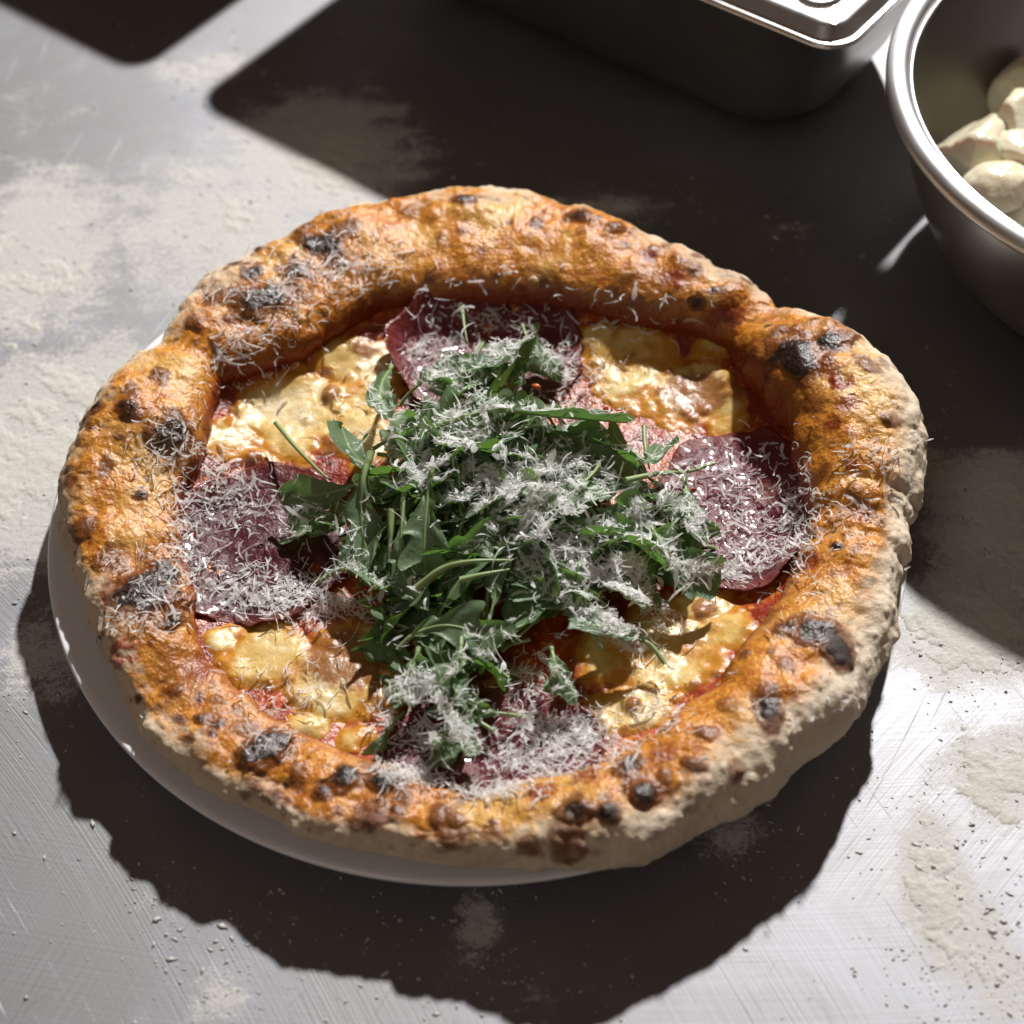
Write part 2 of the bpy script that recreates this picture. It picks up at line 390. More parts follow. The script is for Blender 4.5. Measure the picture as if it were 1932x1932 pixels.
den = flour_density(X, Y).ravel(); nV = len(V)
bx0, bx1, by0, by1 = -0.42, 0.42, -0.36, 0.58; hx, hy0, hy1, th = 0.9, -0.6, 0.9, 0.04
extra = np.array([(-hx, hy0, 0), (hx, hy0, 0), (hx, hy1, 0), (-hx, hy1, 0), (-hx, hy0, -th), (hx, hy0, -th), (hx, hy1, -th), (-hx, hy1, -th)], float)
c00, c10, c11, c01 = 0, (nx-1)*ny, nx*ny-1, ny-1
e = nV+np.arange(8)
EF = np.array([(e[0], e[1], c10, c00), (e[1], e[2], c11, c10), (e[2], e[3], c01, c11), (e[3], e[0], c00, c01),
               (e[0], e[4], e[5], e[1]), (e[1], e[5], e[6], e[2]), (e[2], e[6], e[7], e[3]), (e[3], e[7], e[4], e[0]), (e[7], e[6], e[5], e[4])])
me = mesh_np('countertop', np.vstack([V, extra]), [F, EF], {'flour': np.concatenate([den, np.zeros(8)])}, smooth=False)
tag(link('countertop', me, M['counter']), kind='structure')

# thick flour lying on the counter: real relief, patchy
def build_flour():
    s = 0.00085; gx = np.arange(-0.235, 0.27, s); gy = np.arange(-0.20, 0.345, s)
    X, Y = np.meshgrid(gx, gy, indexing='ij'); P = np.stack([X, Y, np.zeros_like(X)], -1)
    d = flour_density(X, Y)
    ca, sa = math.cos(0.6), math.sin(0.6)
    Q = np.stack([X*ca-Y*sa, (X*sa+Y*ca)*2.6, np.zeros_like(X)], -1)
    n = 0.55*fbm(P*48, 5, 3)+0.45*fbm(Q*60, 4, 9)+0.35*fbm(P*420, 3, 5)
    t = d*1.25+n*0.62-0.95
    hgt = np.where(t > 0, 0.0001+0.0011*np.minimum(t, 0.55)+0.00035*np.abs(fbm(P*600, 2, 6))*(t > 0.02), -0.0003)
    r = np.hypot(X, Y); hgt = np.where(r < 0.085, -0.0003, hgt)
    V = np.stack([X, Y, hgt], -1).reshape(-1, 3); F = grid_faces(len(gx), len(gy))
    keep = (hgt.ravel()[F] > 0).any(1)
    V, F, _ = compact(V, F[keep])
    return mesh_np('flour', V, F)
tag(link('flour', build_flour(), M['flour']), 'patchy cream flour spread thin over the scratched steel counter', 'flour', kind='stuff')
def build_crumbs():
    rg = np.random.default_rng(12); VV, FF, o = [], [], 0
    base = np.array([(0, 0, 1), (1, 0, 0), (0, 1, 0), (-1, 0, 0), (0, -1, 0), (0, 0, -1)], float)
    tri = np.array([(0, 1, 2), (0, 2, 3), (0, 3, 4), (0, 4, 1), (5, 2, 1), (5, 3, 2), (5, 4, 3), (5, 1, 4)])
    def put(px, py, size, el=1.0):
        nonlocal o
        c = at(px, py, 0.0)
        if np.hypot(c[0], c[1]) < 0.085: return
        a = rg.uniform(0, 6.28); R = np.array([[math.cos(a), -math.sin(a), 0], [math.sin(a), math.cos(a), 0], [0, 0, 1]])
        v = (base*rg.uniform(0.6, 1.3, (6, 1))*size*np.array([el, 1, 0.6]))@R.T + np.array([c[0], c[1], size*0.3])
        VV.append(v); FF.append(tri+o); o += 6
    for (px, py, sx, sy, w) in FL:
        for k in range(int(130*w)):
            put(px+rg.normal()*sx*0.7, py+rg.normal()*sy*0.7, rg.choice([0.0003, 0.0004, 0.0006, 0.0009], p=[.4, .35, .2, .05]), rg.choice([1, 1.4, 2.5]))
    return mesh_np('flour_crumbs', np.vstack(VV), np.vstack(FF))
tag(link('flour_crumb', build_crumbs(), M['flour']), 'tiny crumbs of dried flour scattered over the steel counter', 'crumbs', kind='stuff')

# ------------------------------------------------------------------ steel pans
def rrect(w, h, r, n=10):
    pts = []
    for cx, cy, a0 in ((w/2-r, h/2-r, 0), (-w/2+r, h/2-r, 90), (-w/2+r, -h/2+r, 180), (w/2-r, -h/2+r, 270)):
        for k in range(n+1):
            a = math.radians(a0+90*k/n); pts.append((cx+r*math.cos(a), cy+r*math.sin(a)))
    return np.array(pts)
def loft(rings):
    n = len(rings[0][0]); V = np.vstack([np.c_[p, np.full(n, z)] for p, z in rings])
    m = len(rings); F = grid_faces(m, n, wrap_m=True)
    return V, F, n, m
PW, PD, PH = 0.297, 0.175, 0.093
def build_pan(loc, ang, label):
    root = empty('food_pan', loc); root.rotation_euler = (0, 0, ang)
    b = []
    for ins, z, r in ((0.060, 0.0, .018), (0.052, 0.0006, .022), (0.044, 0.003, .028), (0.038, 0.009, .034), (0.033, 0.018, .036), (0.024, 0.047, .036),
                      (0.015, PH-.012, .032), (0.010, PH-.0045, .026), (0.0065, PH-.0028, .022)):
        b.append((rrect(PW-2*ins, PD-2*ins, r), z))
    V, F, n, m = loft(b)
    link('pan_body', mesh_np('pan_body', V, [F[:, ::-1], np.arange(n)[None, ::-1]]), M['pan'], root)
    # flat flange of the lid, its raised panel and pressed ring
    L = []
    for ins, z, r in ((0.0050, PH-.0030, .015), (0.0006, PH-.0029, .0148), (0.0, PH-.0022, .0148), (0.0006, PH-.0012, .0145), (0.0016, PH-0.0008, .0138), (0.0027, PH-0.0010, .0128),
                      (0.0036, PH-0.0004, .012), (0.0064, PH+0.0034, .0095), (0.0076, PH+0.0042, .0085), (0.0092, PH+0.0044, .007)):
        L.append((rrect(PW-2*ins, PD-2*ins, r), z))
    V, F, n, m = loft(L)
    lid = link('lid', mesh_np('lid', V, [F[:, ::-1]]), M['lid'], root)
    # panel with a ring-shaped groove, made on a fine grid
    w, h = PW-0.0184, PD-0.0184; gx = np.linspace(-w/2, w/2, 300); gy = np.linspace(-h/2, h/2, 160)
    X, Y = np.meshgrid(gx, gy, indexing='ij'); rr = np.hypot(X-(w/2-0.0175), Y+h/2-0.0165)
    Z = PH+0.0044-0.0020*np.exp(-((rr-0.0110)/0.0013)**2)
    link('lid_panel', mesh_np('lid_panel', np.stack([X, Y, Z], -1).reshape(-1, 3), grid_faces(300, 160)), M['lid'], lid)
    return tag(root, label, 'pan', 'lidded steel pans behind the pizza')
ca = at(1581, 92, PH-0.002)                               # front corner of the visible lid
ang = math.radians(-38.5); ex = np.array([math.cos(ang), math.sin(ang)]); ey = np.array([-ex[1], ex[0]])
corner = np.array([ca[0], ca[1]]) - 0.006*(ey-ex)*0.7
pc = corner - ex*PW/2 + ey*PD/2
build_pan((pc[0], pc[1], 0), ang, 'lidded stainless steel pan with a pressed ring in its lid, beside the bowl')
p2 = pc - ex*(PW+0.034)
build_pan((p2[0], p2[1], 0), ang, 'second lidded steel pan further left, standing outside the upper left of the picture')

# ------------------------------------------------------------------ steel bowl with mozzarella
BZ, BR = 0.092, 0.1232
bc = np.array([0.2838, 0.1358])
def build_bowl():
    root = empty('mixing_bowl', (bc[0], bc[1], 0)); rt = 0.0046
    pr = [(0.0, 0.0012), (0.045, 0.0010), (0.055, 0.0015), (0.066, 0.0050)]
    for k in range(1, 15):
        a = k/14; pr.append((0.066+(BR-2*rt-0.066)*math.sin(a*math.pi/2)**0.95, 0.005+(BZ-rt-0.005)*(1-math.cos(a*math.pi/2))**0.9))
    out = [(r, z) for r, z in pr]; inn = [(max(r-0.0012, 0), z+0.0012) for r, z in pr][::-1]
    V, F = lathe(out+inn, 200)
    link('bowl_body', mesh_np('bowl_body', V, F), M['bowl'], root)
    a = np.linspace(0, 2*np.pi, 28, endpoint=False)
    prof = [(BR-rt+rt*math.cos(x), BZ-rt*0.8+rt*0.85*math.sin(x)) for x in a]; prof.append(prof[0])
    V, F = lathe(prof, 240)
    link('rolled_rim', mesh_np('rolled_rim', V, F), M['rim'], root)
    tag(root, 'round stainless steel mixing bowl with rolled rim holding mozzarella pieces', 'bowl')
build_bowl()
def mozz_mesh(seed, a, b, c):
    n, m = 44, 64; ph = np.linspace(0.001, np.pi-0.001, n); th = np.linspace(0, 2*np.pi, m, endpoint=False)
    P, T = np.meshgrid(ph, th, indexing='ij'); D = np.stack([np.sin(P)*np.cos(T), np.sin(P)*np.sin(T), np.cos(P)], -1)
    rg = np.random.default_rng(seed); r = np.ones(P.shape)
    for k in range(10):                                   # cut faces: torn and knife-cut sides
        nn = rg.normal(size=3); nn /= np.linalg.norm(nn); d = rg.uniform(0.5, 0.85)
        q = D@nn; r = np.minimum(r, np.where(q > 0.05, d/np.maximum(q, 0.05), 9))
    r = r*(1+0.05*fbm(D*3+seed, 4, seed)+0.012*fbm(D*14+seed, 2, seed))
    V = (D*r[..., None]*np.array([a, b, c])).reshape(-1, 3)
    return mesh_np('mozzarella', V, grid_faces(n, m, wrap_m=True))
mz = [ # picture x, y, height, size, label
    (1850, 300, 0.040, (0.021, 0.024, 0.016), 'largest mozzarella chunk lying against the near left wall of the steel bowl'),
    (1912, 235, 0.046, (0.017, 0.016, 0.015), 'wedge of mozzarella on top, right of the largest chunk in the bowl'),
    (1936, 168, 0.034, (0.016, 0.019, 0.012), 'lone mozzarella slice higher up in the bowl, cut by the right picture edge'),
    (1876, 352, 0.043, (0.016, 0.013, 0.012), 'small wet mozzarella lump in front of the largest chunk, near the rim'),
    (1925, 392, 0.036, (0.016, 0.014, 0.014), 'lowest mozzarella piece just behind the near bowl rim'),
    (1948, 300, 0.034, (0.020, 0.020, 0.016), 'half hidden mozzarella piece under the wedge at the right picture edge'),
    (1900, 290, 0.045, (0.013, 0.017, 0.011), 'small upright mozzarella piece between the largest chunk and the wedge'),
    (1880, 405, 0.030, (0.014, 0.013, 0.011), 'mozzarella piece mostly hidden behind the near rim of the bowl')]
for k, (px, py, z, s, lab) in enumerate(mz):
    o = link('mozzarella_piece', mozz_mesh(40+k, *(1.12*q for q in s)), M['fresh']); p = at(px+14, py+16, z); o.location = p
    o.rotation_euler = (0.5*math.sin(k*2.1), 0.4*math.cos(k*1.3), k*1.1)
    tag(o, lab, 'mozzarella', 'mozzarella pieces in the bowl')

# ------------------------------------------------------------------ plate
def build_plate():
    RZ = 0.018
    pr = [(0.0, 0.0052), (0.085, 0.0052), (0.096, 0.0058), (0.104, 0.0078), (0.114, 0.0112), (0.130, 0.0140), (0.146, 0.0164), (0.1525, RZ-0.0005),
          (0.1545, RZ), (0.1555, RZ-0.0008), (0.1552, RZ-0.0022), (0.150, 0.0138), (0.130, 0.0108), (0.112, 0.0072), (0.104, 0.0040), (0.098, 0.0014), (0.095, 0.0), (0.091, 0.0002), (0.090, 0.0022), (0.0, 0.0024)]
    V, F = lathe(pr, 240)
    o = link('dinner_plate', mesh_np('plate', V, F[:, ::-1]), M['plate'])
    tag(o, 'round white ceramic plate under the pizza, its rim showing at left and front', 'plate')
build_plate()

# ------------------------------------------------------------------ pizza
pizza = empty('pizza', (0, 0, 0.006))
tag(pizza, 'baked pizza with charred blistered crust, melted cheese and cured ham on white plate', 'pizza')
def part(name, me, mat, label=None):
    o = link(name, me, mat, pizza); o.matrix_parent_inverse = pizza.matrix_world.inverted()
    o.location = (0, 0, -0.006)
    if label: o['label'] = label
    return o
ROUT = [(84, 149), (70, 142), (55, 138), (46, 138), (40, 141), (34, 141), (28, 148), (20, 155), (10, 158), (2, 162), (-5, 158), (-13, 155), (-20, 155), (-35, 159), (-44, 160), (-52, 160),
        (-65, 159), (-73, 161), (-80, 157), (-90, 153), (-100, 151), (-109, 150), (-119, 149), (-127, 150), (-137, 150), (-145, 147), (-154, 144), (-165, 143), (-179, 150),
        (173, 147), (165, 147), (159, 145), (152, 139), (145, 141), (135, 147), (118, 147), (103, 150), (94, 150)]
RIN = [(113, 98), (89, 95), (64, 97), (47, 105), (36, 118), (29, 118), (23, 115), (12, 116), (-2, 119), (-13, 124), (-24, 122), (-35, 119), (-47, 124), (-61, 127), (-75, 131), (-86, 132),
       (-97, 130), (-106, 123), (-119, 121), (-131, 121), (-143, 119), (-153, 111), (-167, 111), (-179, 111), (172, 105), (161, 107), (150, 111), (140, 100), (126, 95)]
CRZ = [(90, 48), (70, 48), (55, 47), (44, 47), (40, 47), (35, 43), (31, 45), (25, 55), (15, 57), (3, 56), (-5, 51), (-12, 46), (-18, 45), (-30, 44), (-45, 45), (-60, 43), (-75, 40), (-90, 33),
       (-110, 30), (-130, 30), (-141, 31), (-150, 37), (-160, 34), (-167, 36), (180, 41), (168, 46), (158, 47), (150, 46), (142, 46), (130, 47), (110, 48)]
def per(tbl, th):
    t = sorted([(a % 360, v/1000.0) for a, v in tbl]); a = np.array([x[0] for x in t], float); v = np.array([x[1] for x in t])
    a = np.concatenate([a-360, a, a+360]); v = np.tile(v, 3)
    d = np.degrees(th) % 360; y = np.interp(d, a, v); w = 0
    for o_, wt in ((-3, .15), (-1.5, .2), (1.5, .2), (3, .15)): w = w+wt*np.interp((d+o_) , a, v)
    return 0.3*y+w
ZB = 0.0185
def base_z(X, Y):
    P = np.stack([X, Y, np.zeros_like(X)], -1); r = np.hypot(X, Y); ri = per(RIN, np.arctan2(Y, X))
    z = 0.0225+0.0014*fbm(P*38, 3, 21)+0.0005*fbm(P*140, 3, 22)
    up = np.clip(0.42*(per(CRZ, np.arctan2(Y, X))-0.0265), 0.0012, 0.0095)
    return z+up*sstep(ri-0.022, ri+0.004, r)-0.010*sstep(ri+0.002, ri+0.010, r)
def build_crust():
    N, Mq = 1560, 170
    th = np.linspace(0, 2*np.pi, N, endpoint=False); ph = np.linspace(0, 2*np.pi, Mq, endpoint=False)
    ro, ri, cz = per(ROUT, th), per(RIN, th)-0.004, per(CRZ, th)
    C1 = np.stack([np.cos(th), np.sin(th), 0*th], -1)
    cz = cz+0.0020*fbm(C1*5.0, 3, 31); ro = ro+0.0012*fbm(C1*9, 3, 32); ri = ri+0.0030*fbm(C1*7, 3, 33)
    rc, a = (ro+ri)/2, (ro-ri)/2; zc, b = (cz+ZB)/2, (cz-ZB)/2
    TH, PH_ = np.meshgrid(th, ph, indexing='ij'); c, s = np.cos(PH_), np.sin(PH_)
    cc = c*(1.06-0.06*c*c); ss = np.where(s > 0, s*(1.10-0.10*s*s), -np.abs(s)**0.8)
    # skew: the outside leans out low, the inner wall falls steeply
    R_ = rc[:, None]+a[:, None]*cc+0.10*a[:, None]*(-s)*np.maximum(c, 0)+0.22*a[:, None]*np.maximum(s, 0)**2; Z_ = zc[:, None]+b[:, None]*ss
    V = np.stack([R_*np.cos(TH), R_*np.sin(TH), Z_], -1)
    def normals(V):
        du = np.roll(V, -1, 0)-np.roll(V, 1, 0); dv = np.roll(V, -1, 1)-np.roll(V, 1, 1)
        n = np.cross(du, dv); return n/(np.linalg.norm(n, axis=-1)[..., None]+1e-12)
    Nn = normals(V)
    outw = np.stack([cc*np.cos(TH), cc*np.sin(TH), ss], -1)
    if (Nn*outw).sum(-1).mean() < 0: Nn = -Nn
    up = sstep(-0.75, 0.0, Nn[..., 2]); P = V.copy()
    d = 0.0030*fbm(P*34, 3, 41)+0.0018*fbm(P*85, 3, 42)+0.0005*fbm(P*230, 2, 43)
    f1, rid = cells(P*105, 5); d += np.where(rid > 0.62, 0.0011*np.clip(1-(f1/0.55)**2, 0, 1), 0)*(0.4+rid)
    f2, rid2 = cells(P*300, 6); d += np.where(rid2 > 0.45, 0.00042*np.clip(1-(f2/0.5)**2, 0, 1), 0)
    # folds across the crust
    for deg, wd, dep in ((33, 2.2, .002), (-12, 2.0, .0025), (-17, 1.2, .002), (-141, 2.0, .002), (151, 2.2, .002), (-8, 1.2, .002), (-118, 2.5, .0015), (-50, 3, .002), (75, 4, .0015), (120, 4, .0012)):
        g = (np.degrees(TH)-deg+540) % 360-180+1.5*fbm(P*60, 2, deg+400); d -= dep*np.exp(-(g/wd)**2)
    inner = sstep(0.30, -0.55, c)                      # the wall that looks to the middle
    V = V+Nn*(d*up*(1-0.5*inner))[..., None]
    V[..., 2] = np.maximum(V[..., 2], 0.0178)
    n0 = fbm(P*60, 3, 51)
    topw = sstep(-0.1, 0.75, s)
    A_ = np.degrees(TH) % 360
    right = np.exp(-(((A_-325+180) % 360-180)/55.0)**2)  # floury side
    left = np.exp(-(((A_-190+180) % 360-180)/70.0)**2)
    oil = np.clip(1.10*inner+0.62*topw*(1-0.5*right)-0.75*sstep(0.15, 0.75, c)*sstep(1.0, 0.35, s)+0.40*n0+0.22*fbm(P*22, 2, 57), 0, 1.2)
    sauce = np.clip(sstep(0.75, -0.3, s)*inner*1.0+0.15*n0, 0, 1)
    brown = np.clip(0.12+0.50*fbm(P*26, 3, 53)+0.40*topw*fbm(P*80, 3, 54)+0.36*inner*sstep(0.9, 0.0, s), 0, 1)
    f3, rid3 = cells(P*120, 8); brown += np.where(rid3 > 0.72, 0.55*np.clip(1-(f3/0.42)**2, 0, 1), 0)*topw
    char = np.zeros_like(brown); flour = np.clip(0.78*right*sstep(-0.1, 0.6, c)+0.24*sstep(0.3, 0.8, c)+0.2*fbm(P*25, 2, 55), 0, 1)
    # blisters and burns, found where they sit on the dough
    pv = V.reshape(-1, 3); nv = normals(V).reshape(-1, 3)
    if (nv.reshape(N, Mq, 3)*outw).sum(-1).mean() < 0: nv = -nv
    bvh = BVHTree.FromPolygons(pv[::1].tolist(), grid_faces(N, Mq, True, True).tolist())
    B = [(505, 565, 52, .8, 3), (600, 462, 46, .85, 2), (655, 430, 26, .5, 1), (450, 705, 48, .55, 2), (238, 768, 24, .7, 2), (325, 822, 44, .75, 3), (160, 995, 26, .62, 3), (245, 735, 18, .5, 1),
         (270, 1112, 70, 1.0, 4), (215, 1065, 30, .5, 1), (330, 1300, 17, .6, 2), (500, 1412, 42, .95, 4), (378, 1358, 16, .7, 2), (400, 1385, 13, .7, 1), (465, 1375, 20, .4, 1), (650, 1466, 22, .8, 3),
         (722, 1478, 27, .9, 3), (694, 1535, 30, .6, 1), (850, 1560, 34, .55, 2), (835, 1530, 18, .5, 1), (1085, 1532, 34, 1.0, 4), (1150, 1532, 23, .9, 3), (1216, 1497, 28, .75, 3), (1306, 1440, 19, .6, 2),
         (1330, 1380, 18, .55, 2), (1450, 1340, 34, .75, 2), (1375, 1330, 26, .35, 2), (1545, 1190, 48, .85, 2), (1580, 1228, 40, .95, 3), (1500, 665, 62, 1.0, 2), (1560, 640, 40, .8, 1), (1640, 690, 26, .5, 1),
         (1682, 792, 20, .5, 2), (1580, 1030, 15, 1.0, 1), (872, 376, 18, .75, 2), (1015, 422, 18, .6, 2), (1092, 408, 24, .7, 1), (962, 357, 26, .6, 1), (1165, 425, 20, .5, 1), (1352, 562, 40, .2, 5),
         (1370, 590, 14, .6, 1), (1345, 550, 10, .7, 1), (1170, 1412, 46, .8, 3), (1190, 1440, 22, .7, 2), (560, 510, 26, .5, 1), (420, 560, 24, .5, 1), (370, 610, 22, .5, 2), (300, 700, 20, .5, 1),
         (1070, 1590, 30, .45, 1), (1000, 1600, 22, .4, 1), (760, 1500, 18, .5, 1), (560, 1465, 22, .5, 1), (1255, 1470, 14, .4, 1), (1620, 930, 18, .35, 2), (1600, 1010, 14, .3, 2), (1540, 760, 26, .35, 1),
         (1235, 470, 14, .4, 1), (1290, 500, 16, .4, 1), (780, 400, 22, .35, 1), (200, 880, 18, .4, 1), (1480, 1250, 20, .4, 1), (1390, 1450, 18, .35, 1), (930, 1570, 16, .4, 1), (610, 1500, 14, .6, 1)]
    oc = Vector(CAM); ob, ocA = np.zeros(len(pv)), char.ravel(); obr = brown.ravel(); ofl = flour.ravel(); bumpv = np.zeros(len(pv))
    rgb = np.random.default_rng(3)
    for k, (px, py, rp, dk, h) in enumerate(B):
        hit = bvh.ray_cast(oc, raydir(px, py))[0]
        if hit is None: continue
        rad = rp*0.00019*1.05; q = pv-np.array(hit)
        m = np.where((np.abs(q) < rad*2.2).all(1))[0]
        if not len(m): continue
        an = rgb.uniform(0, np.pi); sx_ = rgb.uniform(0.7, 1.0); ex_ = np.array([math.cos(an), math.sin(an), 0]); lo_ = q[m]@ex_
        ds = np.sqrt((np.linalg.norm(q[m], axis=1)**2-lo_**2)/sx_**2+(lo_*sx_)**2)/rad
        ds = ds*(1+0.75*fbm(pv[m]*130+k, 4, 60+k))
        prof = np.sqrt(np.clip(1-ds**2, 0, 1)); bumpv[m] = np.maximum(bumpv[m], prof**1.6*h*0.00050)
        ocA[m] = np.maximum(ocA[m], dk*sstep(1.15, 0.35, ds)*(1.0 if dk > .65 else .8))
        obr[m] = np.maximum(obr[m], np.minimum(1.0, dk+0.30)*sstep(1.7, 0.6, ds)); ofl[m] *= sstep(0.6, 1.3, ds)
    rb = np.random.default_rng(77); cand = np.where(((topw > 0.35) & (Nn[..., 2] > 0.15)).ravel())[0]
    for k in range(100):
        hit = pv[rb.choice(cand)]; rad = rb.uniform(.0009, .0030)*(1 if k % 6 else 1.7); dk = rb.uniform(.35, 1.0)
        m = np.where((np.abs(pv-hit) < rad*2.4).all(1))[0]
        ds = np.linalg.norm(pv[m]-hit, axis=1)/rad*(1+0.9*fbm(pv[m]*230+k, 3, 160+k))
        bumpv[m] = np.maximum(bumpv[m], np.clip(1-ds**2, 0, 1)*rad*rb.uniform(0.0, 0.22))
        ocA[m] = np.maximum(ocA[m], dk*0.8*sstep(1.1, 0.3, ds)); obr[m] = np.maximum(obr[m], min(1.0, dk+.1)*sstep(2.0, 0.5, ds))
    for (px, py, rp) in ((1590, 720, 26), (1600, 760, 24), (1570, 800, 18), (1625, 970, 22), (1530, 1060, 22), (1380, 590, 26), (1340, 610, 26), (380, 1260, 30), (1270, 520, 26), (1220, 480, 18), (1110, 1460, 26), (1250, 1420, 24), (1020, 1490, 26), (560, 720, 20), (470, 1300, 24), (1560, 700, 16), (230, 1230, 30), (1610, 880, 14)):
        hit = bvh.ray_cast(oc, raydir(px, py))[0]
        if hit is None: continue
        ds = np.linalg.norm(pv-np.array(hit), axis=1)/(rp*0.00019*1.2)
        sauce.ravel()[:] = np.maximum(sauce.ravel(), 0.60*sstep(1.9, 0.2, ds))
    pv = pv+nv*bumpv[:, None]
    F = grid_faces(N, Mq, True, True)
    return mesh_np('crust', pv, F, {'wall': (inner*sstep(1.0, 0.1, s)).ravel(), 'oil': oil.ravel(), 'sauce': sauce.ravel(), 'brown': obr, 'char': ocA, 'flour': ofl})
crust_me = build_crust()
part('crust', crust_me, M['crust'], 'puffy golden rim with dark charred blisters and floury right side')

S = 0.0008; gx = np.arange(-0.142, 0.142, S); GX, GY = np.meshgrid(gx, gx, indexing='ij'); GN = len(gx)
GR = np.hypot(GX, GY); GRI = per(RIN, np.arctan2(GY, GX)); GZ = base_z(GX, GY); GP = np.stack([GX, GY, 0*GX], -1)
GF = grid_faces(GN, GN)
def sub_mesh(name, Z, mask, attrs=None):
    V = np.stack([GX, GY, Z], -1).reshape(-1, 3); k = mask.ravel()[GF].all(1)
    V, F, A = compact(V, GF[k], {a: v.ravel() for a, v in (attrs or {}).items()})
    return mesh_np(name, V, F, A)
part('tomato_sauce', sub_mesh('tomato_sauce', GZ, GR < GRI+0.010), M['sauce'], 'oily red tomato sauce showing between cheese and crust')
# the baked bottom of the dough
Vd, Fd = lathe([(0.0, 0.0150), (0.10, 0.0152), (0.125, 0.0180), (0.125, 0.0205), (0.0, 0.0200)], 120)
part('dough_base', mesh_np('dough_base', Vd, Fd, {a: np.zeros(len(Vd)) for a in ('oil', 'wall', 'sauce', 'brown', 'char', 'flour')}), M['crust'])

def blobs(L, z=0.025, soft=1.0):
    f = np.full(GX.shape, -9.0)
    for (px, py, rx, ry) in L:
        c = at(px, py, z); ax = np.linalg.norm(at(px+rx, py, z)-c); ay = np.linalg.norm(at(px, py+ry, z)-c)
        f = np.maximum(f, 1-np.sqrt(((GX-c[0])/ax)**2+((GY-c[1])/ay)**2))
    return f
BRN = np.clip(np.maximum.reduce([w*sstep(-0.1, 0.7, blobs([b])) for b, w in (
    ((650, 1245, 110, 80), .8), ((625, 742, 24, 24), 1.0), ((1310, 740, 100, 60), .75), ((1195, 1332, 24, 22), 1.1), ((1330, 1145, 36, 26), .9), ((690, 660, 40, 30), .6), ((640, 830, 60, 30), .7), ((330, 690, 40, 30), .6),
    ((1180, 1180, 60, 40), .5), ((480, 860, 24, 18), .7), ((1150, 690, 30, 20), .35), ((580, 1400, 40, 20), .5), ((1390, 740, 40, 40), .6), ((720, 1300, 50, 40), .5), ((1010, 1340, 40, 20), .5))]), 0, 1.2)
bub = np.maximum.reduce([(1-(1-np.clip(blobs([b]), 0, 1))**2)**1.3*h for b, h in (
    ((625, 742, 24, 26), .0030), ((1195, 1332, 26, 24), .0030), ((1380, 735, 34, 34), .0009), ((1325, 690, 40, 26), .0009), ((480, 858, 26, 18), .002), ((1330, 1145, 30, 20), .0012), ((560, 690, 26, 20), .0015), ((420, 800, 22, 20), .002))])
PATCH = [
    ('yellow melted cheese patch at upper left between two ham slices', [(560, 770, 210, 120), (430, 830, 110, 60), (660, 680, 120, 70), (470, 690, 90, 60), (690, 820, 60, 60)]),
    ('melted cheese patch at upper right with browned speckled bubbles', [(1200, 670, 150, 95), (1310, 730, 140, 80), (1380, 760, 70, 80), (1130, 640, 70, 50), (1340, 660, 90, 50)]),
    ('pale glossy melted cheese patch at lower right', [(1270, 1230, 190, 110), (1390, 1190, 110, 80), (1200, 1340, 130, 70), (1330, 1140, 90, 50), (1140, 1230, 80, 70)]),
    ('golden melted cheese patch at lower left with a browned half', [(480, 1250, 160, 100), (620, 1290, 150, 110), (560, 1370, 110, 60), (660, 1210, 90, 60), (660, 1390, 70, 50), (410, 1210, 70, 60)])]
tn = 0.30*fbm(GP*70, 4, 71)+0.10*fbm(GP*260, 2, 72)
cf, cr = cells(GP*190+3.3, 75); frec = np.where(cr > 0.7, np.clip(1-(cf/0.5)**2, 0, 1), 0)
fine = 0.0007*frec+0.0006*fbm(GP*110, 3, 73)+0.00012*fbm(GP*480, 2, 74)
SURF = GZ.copy()
for lab, L in PATCH:
    f = blobs(L)+tn-0.55*sstep(GRI-0.022, GRI+0.004, GR)
    t = 0.0026*sstep(-0.15, 0.55, f)-0.0008+fine+bub*sstep(0, 0.15, f)
    Z = GZ+t
    part('melted_cheese', sub_mesh('melted_cheese', Z, (f > -0.12) & (GR < GRI+0.008), {'edge': sstep(0.55, -0.05, f), 'brown': np.clip(BRN+0.55*frec*(cr > 0.82), 0, 1.2)}), M['cheese'], lab)
    SURF = np.maximum(SURF, np.where(f > -0.1, Z, -1))

